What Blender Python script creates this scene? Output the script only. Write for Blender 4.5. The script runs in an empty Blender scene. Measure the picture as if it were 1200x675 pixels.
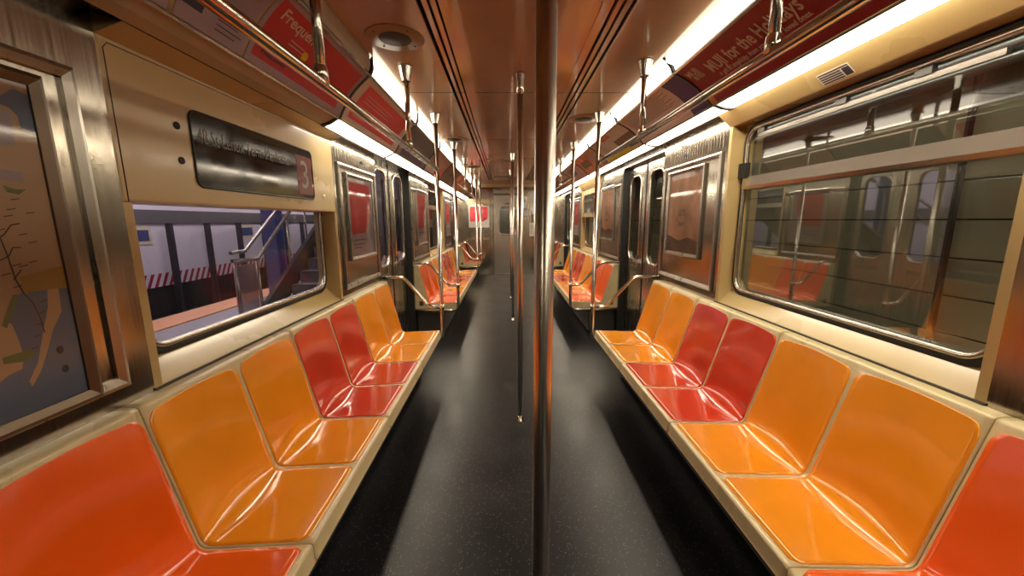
import bpy, bmesh, math, random
from mathutils import Vector, Matrix
random.seed(7)
PI = math.pi
SC = bpy.context.scene
COL = SC.collection

# ------------------------------------------------------------------ materials
def new_mat(name):
    m = bpy.data.materials.new(name); m.use_nodes = True
    nt = m.node_tree; nt.nodes.clear()
    out = nt.nodes.new('ShaderNodeOutputMaterial')
    return m, nt, out

def mat(name, col, rough=.5, metal=0., spec=.5, coat=0., coat_rough=.05, var=.06, scale=(6, 6, 6), rvar=.06, bump=0., bscale=(60, 60, 60)):
    m, nt, out = new_mat(name)
    b = nt.nodes.new('ShaderNodeBsdfPrincipled')
    b.inputs['Metallic'].default_value = metal
    b.inputs['Specular IOR Level'].default_value = spec
    b.inputs['Coat Weight'].default_value = coat
    b.inputs['Coat Roughness'].default_value = coat_rough
    tc = nt.nodes.new('ShaderNodeTexCoord')
    mp = nt.nodes.new('ShaderNodeMapping'); mp.inputs['Scale'].default_value = scale
    nz = nt.nodes.new('ShaderNodeTexNoise'); nz.inputs['Scale'].default_value = 1; nz.inputs['Detail'].default_value = 5
    nt.links.new(tc.outputs['Object'], mp.inputs['Vector']); nt.links.new(mp.outputs['Vector'], nz.inputs['Vector'])
    cr = nt.nodes.new('ShaderNodeValToRGB')
    c0 = [max(0, c * (1 - var)) for c in col]; c1 = [min(1, c * (1 + var)) for c in col]
    cr.color_ramp.elements[0].color = (*c0, 1); cr.color_ramp.elements[1].color = (*c1, 1)
    cr.color_ramp.elements[0].position = .3; cr.color_ramp.elements[1].position = .7
    nt.links.new(nz.outputs['Fac'], cr.inputs['Fac']); nt.links.new(cr.outputs['Color'], b.inputs['Base Color'])
    mr = nt.nodes.new('ShaderNodeMapRange')
    mr.inputs['To Min'].default_value = max(.01, rough - rvar); mr.inputs['To Max'].default_value = min(1, rough + rvar)
    mr.inputs['From Min'].default_value = .25; mr.inputs['From Max'].default_value = .75
    nt.links.new(nz.outputs['Fac'], mr.inputs['Value']); nt.links.new(mr.outputs['Result'], b.inputs['Roughness'])
    if bump:
        mp2 = nt.nodes.new('ShaderNodeMapping'); mp2.inputs['Scale'].default_value = bscale
        n2 = nt.nodes.new('ShaderNodeTexNoise'); n2.inputs['Scale'].default_value = 1; n2.inputs['Detail'].default_value = 3
        nt.links.new(tc.outputs['Object'], mp2.inputs['Vector']); nt.links.new(mp2.outputs['Vector'], n2.inputs['Vector'])
        bp = nt.nodes.new('ShaderNodeBump'); bp.inputs['Strength'].default_value = bump; bp.inputs['Distance'].default_value = .002
        nt.links.new(n2.outputs['Fac'], bp.inputs['Height']); nt.links.new(bp.outputs['Normal'], b.inputs['Normal'])
    nt.links.new(b.outputs['BSDF'], out.inputs['Surface'])
    return m

def emit(name, col, strength):
    m, nt, out = new_mat(name)
    e = nt.nodes.new('ShaderNodeEmission'); e.inputs['Color'].default_value = (*col, 1); e.inputs['Strength'].default_value = strength
    nt.links.new(e.outputs['Emission'], out.inputs['Surface'])
    return m

def glass(name, tint, refl_boost=1., rough=.02, ior=1.5):
    m, nt, out = new_mat(name)
    t = nt.nodes.new('ShaderNodeBsdfTransparent'); t.inputs['Color'].default_value = (*tint, 1)
    g = nt.nodes.new('ShaderNodeBsdfGlossy'); g.inputs['Roughness'].default_value = rough
    f = nt.nodes.new('ShaderNodeFresnel'); f.inputs['IOR'].default_value = ior
    k = nt.nodes.new('ShaderNodeMath'); k.operation = 'MULTIPLY'; k.inputs[1].default_value = refl_boost; k.use_clamp = True
    mx = nt.nodes.new('ShaderNodeMixShader')
    nt.links.new(f.outputs['Fac'], k.inputs[0]); nt.links.new(k.outputs[0], mx.inputs['Fac'])
    nt.links.new(t.outputs['BSDF'], mx.inputs[1]); nt.links.new(g.outputs['BSDF'], mx.inputs[2])
    nt.links.new(mx.outputs['Shader'], out.inputs['Surface'])
    return m

def floor_mat(name):
    m, nt, out = new_mat(name)
    b = nt.nodes.new('ShaderNodeBsdfPrincipled'); b.inputs['Specular IOR Level'].default_value = .3
    tc = nt.nodes.new('ShaderNodeTexCoord')
    vo = nt.nodes.new('ShaderNodeTexVoronoi'); vo.inputs['Scale'].default_value = 115
    nt.links.new(tc.outputs['Object'], vo.inputs['Vector'])
    gt = nt.nodes.new('ShaderNodeMath'); gt.operation = 'LESS_THAN'; gt.inputs[1].default_value = .18
    nt.links.new(vo.outputs['Distance'], gt.inputs[0])
    sep = nt.nodes.new('ShaderNodeSeparateColor'); nt.links.new(vo.outputs['Color'], sep.inputs['Color'])
    g2 = nt.nodes.new('ShaderNodeMath'); g2.operation = 'GREATER_THAN'; g2.inputs[1].default_value = .62
    nt.links.new(sep.outputs['Red'], g2.inputs[0])
    mul = nt.nodes.new('ShaderNodeMath'); mul.operation = 'MULTIPLY'
    nt.links.new(gt.outputs[0], mul.inputs[0]); nt.links.new(g2.outputs[0], mul.inputs[1])
    nz = nt.nodes.new('ShaderNodeTexNoise'); nz.inputs['Scale'].default_value = 3.5; nz.inputs['Detail'].default_value = 6
    nt.links.new(tc.outputs['Object'], nz.inputs['Vector'])
    cr = nt.nodes.new('ShaderNodeValToRGB')
    cr.color_ramp.elements[0].color = (.0075, .008, .0095, 1); cr.color_ramp.elements[1].color = (.015, .0155, .018, 1)
    cr.color_ramp.elements[0].position = .3; cr.color_ramp.elements[1].position = .7
    nt.links.new(nz.outputs['Fac'], cr.inputs['Fac'])
    mx = nt.nodes.new('ShaderNodeMix'); mx.data_type = 'RGBA'
    nt.links.new(mul.outputs[0], mx.inputs['Factor']); nt.links.new(cr.outputs['Color'], mx.inputs['A'])
    mx.inputs['B'].default_value = (.30, .30, .30, 1)
    nt.links.new(mx.outputs['Result'], b.inputs['Base Color'])
    mr = nt.nodes.new('ShaderNodeMapRange'); mr.inputs['To Min'].default_value = .24; mr.inputs['To Max'].default_value = .44
    nt.links.new(nz.outputs['Fac'], mr.inputs['Value']); nt.links.new(mr.outputs['Result'], b.inputs['Roughness'])
    nt.links.new(b.outputs['BSDF'], out.inputs['Surface'])
    return m

M = {}
M['tan'] = mat('tan_melamine', (.56, .42, .19), .28, coat=.4, coat_rough=.12, var=.02, scale=(1.2, 1.2, 1.2), rvar=.03)
M['tan_seat'] = mat('tan_seat_rim', (.68, .56, .31), .3, coat=.4, var=.05)
M['ceiling'] = mat('ceiling_laminate', (.62, .40, .22), .2, spec=.6, coat=.6, coat_rough=.06, var=.05, scale=(2, 2, 2), rvar=.04, bump=.04, bscale=(5, 5, 5))
M['steel'] = mat('brushed_steel', (.41, .385, .34), .24, 1., var=.10, scale=(140, 140, 3), rvar=.07)
M['steel_h'] = mat('brushed_steel_panel', (.42, .38, .32), .17, 1., var=.10, scale=(90, 90, 2), rvar=.06, bump=.05, bscale=(3, 3, 2))
M['chrome'] = mat('polished_steel', (.66, .62, .55), .16, 1., var=.03, scale=(3, 3, 3), rvar=.02)
def pole_mat(name):
    m, nt, out = new_mat(name)
    b = nt.nodes.new('ShaderNodeBsdfPrincipled'); b.inputs['Metallic'].default_value = 1; b.inputs['Base Color'].default_value = (.66, .62, .55, 1)
    b.inputs['Roughness'].default_value = .18; b.inputs['Anisotropic'].default_value = .8; b.inputs['Anisotropic Rotation'].default_value = .25
    t = nt.nodes.new('ShaderNodeTangent'); t.direction_type = 'RADIAL'; t.axis = 'Z'
    nt.links.new(t.outputs['Tangent'], b.inputs['Tangent'])
    nz = nt.nodes.new('ShaderNodeTexNoise'); nz.inputs['Scale'].default_value = 8
    mr = nt.nodes.new('ShaderNodeMapRange'); mr.inputs['To Min'].default_value = .22; mr.inputs['To Max'].default_value = .28
    nt.links.new(nz.outputs['Fac'], mr.inputs['Value']); nt.links.new(mr.outputs['Result'], b.inputs['Roughness'])
    nt.links.new(b.outputs['BSDF'], out.inputs['Surface']); return m
M['pole'] = pole_mat('circumferentially_brushed_pole')
M['frame'] = mat('window_frame_steel', (.56, .53, .48), .26, 1., var=.02, scale=(2, 2, 2), rvar=.015)
M['trim_steel'] = mat('worn_trim_steel', (.36, .33, .29), .3, 1., var=.08, scale=(30, 30, 4), rvar=.05)
M['speaker_ring'] = mat('speaker_ring_paint', (.42, .26, .13), .35, var=.04)
M['speaker_mesh'] = mat('speaker_mesh', (.055, .035, .022), .6, var=.3, scale=(300, 300, 300))
M['bronze'] = mat('dark_bronze_frame', (.16, .12, .085), .42, .9, var=.1)
M['rubber'] = mat('black_rubber', (.012, .012, .012), .55)
M['black'] = mat('black_void', (.004, .004, .004), .7)
M['dark_steel'] = mat('dark_metal', (.09, .085, .08), .45, .6)
M['orange'] = mat('yellow_orange_fibreglass', (.92, .335, .016), .14, spec=.5, coat=.5, coat_rough=.03, var=.05, scale=(5, 5, 5), rvar=.04)
M['red'] = mat('red_fibreglass', (.64, .055, .022), .14, spec=.5, coat=.5, coat_rough=.03, var=.06, scale=(5, 5, 5), rvar=.04)
M['redorange'] = mat('red_orange_fibreglass', (.90, .125, .009), .14, spec=.5, coat=.5, coat_rough=.03, var=.05, scale=(5, 5, 5), rvar=.04)
M['lens'] = emit('lit_lens', (1., .87, .66), 27.)
M['lens_soft'] = emit('lit_upper_lens', (1., .88, .68), 4.2)
M['lens_off'] = mat('unlit_lens', (.50, .41, .28), .45)
M['glass'] = glass('clear_glass', (.95, .93, .96), .5)
M['glass_dark'] = glass('smoked_glass', (.88, .88, .82), .32)
M['poster_glass'] = glass('poster_cover', (.95, .95, .95), .7, .06)
M['floor'] = floor_mat('speckled_black_flooring')
M['white'] = mat('white_print', (.78, .74, .70), .5, var=.02)
M['pale'] = mat('pale_pink_print', (.86, .70, .60), .5, var=.05)
M['pink'] = mat('pink_red_print', (.90, .09, .11), .45, var=.03)
M['muji'] = mat('dark_red_print', (.32, .011, .018), .45, var=.04)
M['ad_red'] = mat('red_print', (.55, .016, .018), .45, var=.04)
M['navy'] = mat('navy_print', (.018, .018, .05), .5)
M['lav'] = mat('lavender_print', (.40, .30, .33), .5, var=.05)
M['purple'] = mat('purple_print', (.10, .05, .16), .5, var=.2)
M['yellow'] = mat('yellow_print', (.80, .58, .01), .5)
M['grey_ad'] = mat('dark_grey_print', (.09, .085, .08), .4, var=.3)
M['brown_ad'] = mat('brown_print', (.20, .12, .07), .5, var=.5, scale=(9, 9, 9))
M['beige_ad'] = mat('beige_print', (.70, .58, .42), .5, var=.12)
M['art_ad'] = mat('orange_art_print', (.72, .28, .14), .5, var=.5, scale=(8, 8, 8))
M['mauve_ad'] = mat('mauve_print', (.45, .31, .28), .5, var=.2)
M['orange_ad'] = mat('orange_print', (.70, .27, .06), .5, var=.1)
M['ink'] = mat('dark_ink', (.04, .035, .035), .6)
M['gold_ink'] = mat('cream_ink', (.70, .56, .46), .5)
M['sign_black'] = mat('black_sign_glass', (.012, .011, .010), .08, spec=.45, var=.1)
M['sign_text'] = mat('grey_sign_text', (.22, .20, .17), .4)
M['sign_red'] = mat('sign_red_square', (.16, .016, .010), .25, spec=.2)
M['route_ink'] = mat('brown_route_ink', (.09, .05, .04), .6)
M['map_land'] = mat('map_land', (.52, .33, .18), .5, var=.05)
M['map_water'] = mat('map_water', (.14, .17, .24), .5, var=.05)
M['map_green'] = mat('map_green', (.16, .19, .07), .5)
M['map_yellow'] = mat('map_yellow', (.42, .24, .05), .5)
M['poster_scene'] = mat('warm_poster_art', (.66, .36, .22), .4, var=.35, scale=(7, 7, 4))
M['st_tile'] = mat('station_white_tile', (.74, .68, .74), .35, var=.03)
M['st_red'] = mat('hazard_red', (.33, .02, .05), .5)
M['st_dark'] = mat('station_dark_steel', (.035, .03, .035), .6)
M['st_beam'] = mat('station_beam', (.11, .10, .105), .6)
M['st_floor'] = mat('station_concrete', (.38, .35, .37), .6, var=.08)
M['st_bed'] = mat('track_bed', (.018, .016, .018), .9, var=.3)
M['st_orange'] = mat('tactile_edge', (.90, .42, .20), .6, var=.05)
M['st_blue'] = mat('blue_column_paint', (.07, .08, .20), .4)
M['st_stair'] = mat('stair_concrete', (.16, .13, .14), .6, var=.15)
M['st_light'] = emit('station_tube', (1., .90, .94), 32.)
M['tunnel'] = mat('olive_wall_panel', (.34, .31, .21), .5, var=.10, scale=(2, 2, 2))
M['tunnel_pipe'] = mat('ribbed_metal', (.35, .35, .36), .35, .8)
M['glow'] = glass('scratched_parapet_glass', (.90, .84, .84), .8, .3)

# ------------------------------------------------------------------ mesh builder
class MB:
    def __init__(s): s.v = []; s.f = []; s.sm = []
    def add(s, vs, fs, smooth=False):
        o = len(s.v); s.v += [tuple(v) for v in vs]
        for f in fs: s.f.append([i + o for i in f]); s.sm.append(smooth)
        return s
    def box(s, x0, x1, y0, y1, z0, z1):
        x0, x1 = sorted((x0, x1)); y0, y1 = sorted((y0, y1)); z0, z1 = sorted((z0, z1))
        return s.add([(x0, y0, z0), (x1, y0, z0), (x1, y1, z0), (x0, y1, z0), (x0, y0, z1), (x1, y0, z1), (x1, y1, z1), (x0, y1, z1)],
                     [(0, 3, 2, 1), (4, 5, 6, 7), (0, 1, 5, 4), (1, 2, 6, 5), (2, 3, 7, 6), (3, 0, 4, 7)])
    def prism(s, prof, y0, y1, smooth=False):           # prof: [(x,z)], extruded along y
        n = len(prof)
        vs = [(x, y0, z) for x, z in prof] + [(x, y1, z) for x, z in prof]
        s.add(vs, [tuple(range(n)), tuple(range(2 * n - 1, n - 1, -1))])
        return s.add(vs, [(i, i + n, (i + 1) % n + n, (i + 1) % n) for i in range(n)], smooth)
    def tube(s, path, r, n=16, caps=True, closed=False):
        path = [Vector(p) for p in path]; m = len(path); rings = []
        tang = []
        for i in range(m):
            a = path[(i - 1) % m] if (i or closed) else path[i]; b = path[(i + 1) % m] if (i < m - 1 or closed) else path[i]
            tang.append((b - a).normalized())
        t = tang[0]; ref = Vector((0, 0, 1)) if abs(t.z) < .9 else Vector((1, 0, 0))
        nrm = (ref - t * ref.dot(t)).normalized()
        vs = []
        for i in range(m):
            t = tang[i]; nrm = (nrm - t * nrm.dot(t)).normalized(); bn = t.cross(nrm)
            rr = r[i] if isinstance(r, (list, tuple)) else r
            for k in range(n):
                a = 2 * PI * k / n; vs.append(path[i] + (nrm * math.cos(a) + bn * math.sin(a)) * rr)
        fs = [(i * n + k, i * n + (k + 1) % n, (i + 1) * n + (k + 1) % n, (i + 1) * n + k) for i in range(m - 1) for k in range(n)]
        if closed: fs += [((m - 1) * n + k, (m - 1) * n + (k + 1) % n, (k + 1) % n, k) for k in range(n)]
        s.add(vs, fs, True)
        if caps and not closed:
            s.add(vs[:n], [tuple(range(n - 1, -1, -1))]); s.add(vs[-n:], [tuple(range(n))])
        return s
    def lathe(s, prof, cx, cy, n=24):                   # prof: [(r,z)]
        vs = []
        for r, z in prof:
            for k in range(n):
                a = 2 * PI * k / n; vs.append((cx + r * math.cos(a), cy + r * math.sin(a), z))
        m = len(prof)
        s.add(vs, [(i * n + k, i * n + (k + 1) % n, (i + 1) * n + (k + 1) % n, (i + 1) * n + k) for i in range(m - 1) for k in range(n)], True)
        s.add(vs[:n], [tuple(range(n - 1, -1, -1))]); s.add(vs[-n:], [tuple(range(n))])
        return s
    def grid(s, P, smooth=True):                        # P[i][j] points
        a, b = len(P), len(P[0])
        return s.add([p for r in P for p in r], [(i * b + j, i * b + j + 1, (i + 1) * b + j + 1, (i + 1) * b + j) for i in range(a - 1) for j in range(b - 1)], smooth)
    def build(s, name, m, parent=None, auto=35, bevel=0):
        me = bpy.data.meshes.new(name)
        o = bpy.data.objects.new(name, me); COL.objects.link(o)
        off = Vector((0, 0, 0))
        if parent is not None:
            o.parent = parent
            p = parent
            while p is not None: off += p.location; p = p.parent
        if parent is None:                              # origin at the base of the thing
            xs = [v[0] for v in s.v]; ys = [v[1] for v in s.v]; zs = [v[2] for v in s.v]
            off = Vector(((min(xs) + max(xs)) / 2, (min(ys) + max(ys)) / 2, min(zs))); o.location = off
        me.from_pydata([Vector(v) - off for v in s.v], [], s.f)
        me.polygons.foreach_set('use_smooth', s.sm)
        bm = bmesh.new(); bm.from_mesh(me)
        bmesh.ops.remove_doubles(bm, verts=bm.verts, dist=1e-5)
        bmesh.ops.recalc_face_normals(bm, faces=bm.faces)
        bm.to_mesh(me); bm.free()
        me.materials.append(m); me.update()
        if bevel:
            bv = o.modifiers.new('bevel', 'BEVEL'); bv.width = bevel; bv.segments = 2; bv.limit_method = 'ANGLE'; bv.angle_limit = math.radians(50)
        return o

def empty(name, loc):
    o = bpy.data.objects.new(name, None); COL.objects.link(o); o.location = loc; o.empty_display_size = .1
    return o
def tag(o, label=None, cat=None, group=None, kind=None):
    if label: o['label'] = label
    if cat: o['category'] = cat
    if group: o['group'] = group
    if kind: o['kind'] = kind
    return o

def round_path(pts, r, n=7):
    pts = [Vector(p) for p in pts]; out = [pts[0]]
    for i in range(1, len(pts) - 1):
        a, b, c = pts[i - 1], pts[i], pts[i + 1]
        u = (a - b).normalized(); w = (c - b).normalized()
        ang = u.angle(w); d = min(r / math.tan(ang / 2), (a - b).length * .49, (c - b).length * .49); rr = d * math.tan(ang / 2)
        ctr = b + (u + w).normalized() * (rr / math.sin(ang / 2))
        s0 = b + u * d - ctr; s1 = b + w * d - ctr
        tot = s0.angle(s1); ax = s0.cross(s1).normalized()
        for k in range(n + 1): out.append(ctr + Matrix.Rotation(tot * k / n, 3, ax) @ s0)
    out.append(pts[-1]); return out

def rrect(a0, a1, b0, b1, r, n=6):                      # rounded rectangle loop, (a,b) pairs, counter clockwise
    out = []
    for cx, cy, st in ((a1 - r, b1 - r, 0), (a0 + r, b1 - r, PI / 2), (a0 + r, b0 + r, PI), (a1 - r, b0 + r, 1.5 * PI)):
        for k in range(n + 1):
            t = st + PI / 2 * k / n; out.append((cx + r * math.cos(t), cy + r * math.sin(t)))
    return out

def plate_hole(mb, P, A, hole, thick, n=6):
    """flat plate a0..a1 x b0..b1 (rect A) with a rounded hole; P(a,b,d) maps to world, d = depth away from the room"""
    a0, a1, b0, b1 = A
    q = len(hole) // 4
    outer = []
    for c, (x, y) in enumerate(((a1, b1), (a0, b1), (a0, b0), (a1, b0))): outer += [(x, y)] * q
    N = len(hole)
    for d in (0, thick):
        vs = [P(a, b, d) for a, b in hole] + [P(a, b, d) for a, b in outer]
        fs = []
        for i in range(N):
            j = (i + 1) % N
            fs.append((i, j, N + j, N + i) if outer[i] != outer[j] else (i, j, N + i))
        mb.add(vs, fs)
    mb.add([P(a, b, 0) for a, b in hole] + [P(a, b, thick) for a, b in hole], [(i, (i + 1) % N, N + (i + 1) % N, N + i) for i in range(N)])
    co = [(a0, b0), (a1, b0), (a1, b1), (a0, b1)]
    mb.add([P(a, b, 0) for a, b in co] + [P(a, b, thick) for a, b in co], [(i, (i + 1) % 4, 4 + (i + 1) % 4, 4 + i) for i in range(4)])
    return mb

def loop_plate(mb, P, loop, d0, d1):
    N = len(loop)
    a = [P(x, y, d0) for x, y in loop]; b = [P(x, y, d1) for x, y in loop]
    mb.add(a, [tuple(range(N))]); mb.add(b, [tuple(range(N - 1, -1, -1))])
    return mb.add(a + b, [(i, (i + 1) % N, N + (i + 1) % N, N + i) for i in range(N)])

def ring_frame(mb, P, A, w, d0, d1):                    # rectangular picture frame, outside A, bar width w, mitred
    a0, a1, b0, b1 = A
    o = [(a0, b0), (a1, b0), (a1, b1), (a0, b1)]; i_ = [(a0 + w, b0 + w), (a1 - w, b0 + w), (a1 - w, b1 - w), (a0 + w, b1 - w)]
    m_ = [(a0 + w * .35, b0 + w * .35), (a1 - w * .35, b0 + w * .35), (a1 - w * .35, b1 - w * .35), (a0 + w * .35, b1 - w * .35)]
    R = [[P(x, y, d1) for x, y in o], [P(x, y, d0 + (d1 - d0) * .25) for x, y in o], [P(x, y, d0) for x, y in m_], [P(x, y, d0 + (d1 - d0) * .4) for x, y in i_], [P(x, y, d1) for x, y in i_]]
    vs = [p for r in R for p in r]
    fs = []
    for k in range(4):
        for j in range(4): fs.append((k * 4 + j, k * 4 + (j + 1) % 4, (k + 1) * 4 + (j + 1) % 4, (k + 1) * 4 + j))
    for j in range(4): fs.append((j, (j + 1) % 4, 16 + (j + 1) % 4, 16 + j))
    return mb.add(vs, fs)

FONT_CACHE = {}
def text_tris(txt, bold=False):
    if (txt, bold) in FONT_CACHE: return FONT_CACHE[(txt, bold)]
    cu = bpy.data.curves.new('txt', 'FONT'); cu.body = txt; cu.resolution_u = 3
    if bold: cu.offset = .022
    o = bpy.data.objects.new('txt', cu); COL.objects.link(o)
    bpy.context.view_layer.update()
    me = bpy.data.meshes.new_from_object(o)
    vs = [v.co.copy() for v in me.vertices]; fs = [tuple(p.vertices) for p in me.polygons]
    bpy.data.objects.remove(o); bpy.data.curves.remove(cu); bpy.data.meshes.remove(me)
    x0 = min(v.x for v in vs); x1 = max(v.x for v in vs)
    vs = [((v.x - x0), v.y) for v in vs]
    FONT_CACHE[(txt, bold)] = (vs, fs, x1 - x0)
    return FONT_CACHE[(txt, bold)]
def put_text(mb, txt, P, a, b, h, width=None, bold=False):
    """P(a,b) -> world point; baseline at (a,b), letter height ~h, optional fixed width"""
    vs, fs, w = text_tris(txt, bold)
    sy = h / .73; sx = sy if width is None else width / w
    return mb.add([P(a + x * sx, b + y * sy) for x, y in vs], fs)

# ------------------------------------------------------------------ car dimensions (metres)
CZ = 2.42                                              # ceiling
END = 10.65                                            # end bulkhead
BACK = -2.25
SIDES = {
 'left': dict(s=-1, wall=1.28, win=1.375, ce=.885, adt=(.90, 2.33), adb=(1.10, 2.082), top=2.085, rail=(.715, 1.935), lens=(1.19, 2.045),
              bay=(1.225, 2.735), front=.743, crease=1.107, tback=1.222, yend=3.602, pitch=.416, hang=(1.385, 2.57)),
 'right': dict(s=1, wall=1.34, win=1.43, ce=.836, adt=(.90, 2.343), adb=(1.15, 2.155), top=2.165, rail=(.733, 1.995), lens=(1.252, 2.140),
               bay=(1.058, 2.583), front=.745, crease=1.137, tback=1.28, yend=3.562, pitch=.4287, hang=(1.30, 2.475)),
}
DOOR1 = (3.60, 4.85); DOOR2 = (8.32, 9.57); DOOR0 = (-1.12, .10)
BAY2 = (5.97, 7.42)

# ------------------------------------------------------------------ floor, ceiling
fl = MB().box(-1.45, 1.45, BACK, END + .1, -.06, 0).build('floor', M['floor']); tag(fl, 'speckled black floor of the subway car', 'floor', kind='structure')

c = MB()
edges = [(-1.0, -.488), (-.468, -.443), (-.430, -.405), (-.390, .374), (.390, .414), (.428, .455), (.472, .96)]
for a, b in edges: c.box(a, b, BACK, 9.35, CZ, CZ + .02)
c.box(-1.0, .96, 9.35, END, CZ, CZ + .02)
ce = c.build('ceiling', M['ceiling'], bevel=.0015); tag(ce, 'brown glossy laminate ceiling with long air slots', 'ceiling', kind='structure')
MB().box(-1.45, 1.45, BACK, END + .1, CZ + .05, CZ + .09).build('roof_deck', M['black'], ce)
c = MB()
for y in (1.5, 3.06, 4.72, 6.30, 7.9): c.box(-.88, .83, y - .003, y + .003, CZ - .0015, CZ + .004)
c.build('panel_seam', M['dark_steel'], ce)
for x0, x1, nm in ((-.393, -.32, 'slot_trim'), (.372, .325, 'slot_trim')):
    MB().box(x0, x1, BACK, 9.35, CZ - .004, CZ + .001).build(nm, M['ceiling'], ce)

# ------------------------------------------------------------------ side walls
def rail_profile(S, t):                                 # card rack surface, t 0 top .. 1 bottom -> (u,z), concave to the room
    (u0, z0), (u1, z1) = S['adt'], S['adb']
    u = u0 + (u1 - u0) * t; z = z0 + (z1 - z0) * t
    L = math.hypot(u1 - u0, z1 - z0); nx, nz = (z0 - z1) / L, (u1 - u0) / L
    k = .022 * math.sin(PI * t)
    return u + nx * k, z + nz * k

COVES = []; windows = []; doorn = [0]; winn = [0]
def wall_side(side):
    S = SIDES[side]; s = S['s']; W = S['wall']; WN = S['win']; OUT = W + .15
    B = lambda mb, u0, u1, y0, y1, z0, z1: mb.box(s * u0, s * u1, y0, y1, z0, z1)
    bay1 = S['bay']; o2 = 0 if side == 'left' else .03
    bay2 = (BAY2[0] + o2, BAY2[1] + o2)
    pockets = [(BACK, DOOR0[0]), (DOOR0[1], bay1[0]), (bay1[1], DOOR1[0]), (DOOR1[1], bay2[0]), (bay2[1], DOOR2[0]), (DOOR2[1], END)]
    root = empty('wall_' + side, (s * W, (BACK + END) / 2, 0)); tag(root, '%s side wall of the car with tan window bays and steel door pockets' % side, 'wall', kind='structure')
    # shell behind the panels
    m = MB()
    for a, b in pockets: B(m, W + .012, OUT, a, b, 0, CZ + .05)
    for a, b in (bay1, bay2):
        B(m, W + .012, OUT, a, b, 0, .90); 
    m.build('shell', M['dark_steel'], root)
    # pocket panels of steel with raised frames
    for i, (a, b) in enumerate(pockets):
        m = MB(); B(m, W, W + .012, a, b, .0, S['top'] + .02)
        m.build('door_pocket_panel', M['steel_h'], root)
        m = MB()
        zt = 1.93 if side == 'right' else 1.89
        P = lambda y, z, d: (s * (W - .012 + d), y, z)
        if i in (1, 2, 3, 4):
            A = (a + .05, b - .03, .985, zt) if i in (2, 4) else (a + .03, b - .085, .985, zt)
            ring_frame(m, P, A, .032, -.004, .012)
            m.build('pocket_trim', M['trim_steel'], root)
        # fluted vent at the top and a small lock
        if i in (2, 3):
            m = MB(); n = 22
            for k in range(n):
                y = a + .06 + (b - a - .2) * k / (n - 1)
                B(m, W - .003, W + .001, y - .006, y + .006, zt + .03, zt + .11)
            m.build('vent_flutes', M['steel'], root)
        if i in (1, 2, 3, 4):
            m = MB().tube([(s * (W + .002), (a + b) / 2 + .1, zt + .06), (s * (W - .016), (a + b) / 2 + .1, zt + .06)], .012, 12); m.build('panel_lock', M['dark_steel'], root)
    # window bays
    for k, (a, b) in enumerate((bay1, bay2)):
        sign = (side == 'left') == (k == 0)
        zs = .927
        m = MB()
        m.prism([(s * W, zs), (s * (WN + .004), 1.012), (s * (WN + .004), .0), (s * W, .0)], a, b)
        m.build('window_sill', M['tan'], root)
        m = MB(); B(m, W - .007, W + .002, a, b, zs - .0015, zs + .006); m.build('ledge_seam', M['dark_steel'], root)
        sign = (side == 'left') == (k == 0)
        m = MB()
        for y0, y1 in ((a, a + .03), (b - .03, b)): B(m, W, WN - .001, y0, y1, zs, 1.541 if sign else 2.065)
        m.build('bay_jamb', M['tan'], root)
        zh = 1.542 if sign else 2.066
        m = MB()
        ul, zl = S['lens']
        B(m, W, OUT, a, b, zh, CZ + .05)
        COVES.append((side, [(s * (ul + .004), zl - .001), (s * (W - .0005), zh + .001 if not sign else 2.015), (s * (W - .0005), zl + .024)], a, b))
        m.build('bay_header', M['tan'], root, bevel=.008)
        # wall plate round the window
        if sign: hole = (a + .085, b - .07, 1.035, 1.70)
        else: hole = (a + .07, b - .07, 1.03, 2.035)
        P = lambda y, z, d: (s * (WN + d), y, z)
        m = MB(); lp = rrect(*hole, .085)
        plate_hole(m, P, (a, b, .90, CZ), lp, .03); m.build('window_surround', M['tan'], root)
        if sign:                                         # access panel seam and key holes
            P2 = lambda y, z, d: (s * (W + d), y, z)
            lo = rrect(a + .025, b - .045, 1.30, 2.005, .02, 4); pts = [P2(y, z, 0) for y, z in lo if z > 1.56]
            m = MB().tube([(s * (W - .0005), a + .02, 1.545)] + [(s * (W - .0005), a + .02, 1.985)] + [(s * (W - .0005), a + .035, 2.003), (s * (W - .0005), b - .05, 2.010)], .0016, 6)
            m.build('panel_seam', M['dark_steel'], root)
            for y, z in ((a + .245, 1.82), (a + .245, 1.70)): MB().tube([(s * (W + .004), y, z), (s * (W - .004), y, z)], .013, 12).build('key_hole', M['black'], root)
            m = MB().tube([(s * (W + .004), b - .17, 1.64), (s * (W - .008), b - .17, 1.64)], .013, 12); m.build('panel_latch', M['chrome'], root)
        # the window itself
        winn[0] += 1
        w = empty('window_%d' % winn[0], (s * WN, (a + b) / 2, hole[2]))
        tag(w, '%s side %s window with rounded steel frame' % (side, 'near' if k == 0 else 'far'), 'window', kind='structure')
        path = [P(y, z, -.006) for y, z in rrect(hole[0], hole[1], hole[2], hole[3], .085, 8)]
        MB().tube(path, .013, 10, closed=True).build('window_frame', M['frame'], w)
        path = [P(y, z, -.001) for y, z in rrect(hole[0] - .02, hole[1] + .02, hole[2] - .022, hole[3] + .018, .1, 8)]
        MB().tube(path, .014, 8, closed=True).build('gasket', M['rubber'], w)
        m = MB(); lp = rrect(hole[0] + .002, hole[1] - .002, hole[2] + .002, hole[3] - .002, .083, 8)
        loop_plate(m, P, lp, .012, .0121); m.f = m.f[:1]; m.sm = m.sm[:1]
        m.build('pane', M['glass'] if side == 'left' else M['glass_dark'], w)
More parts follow.
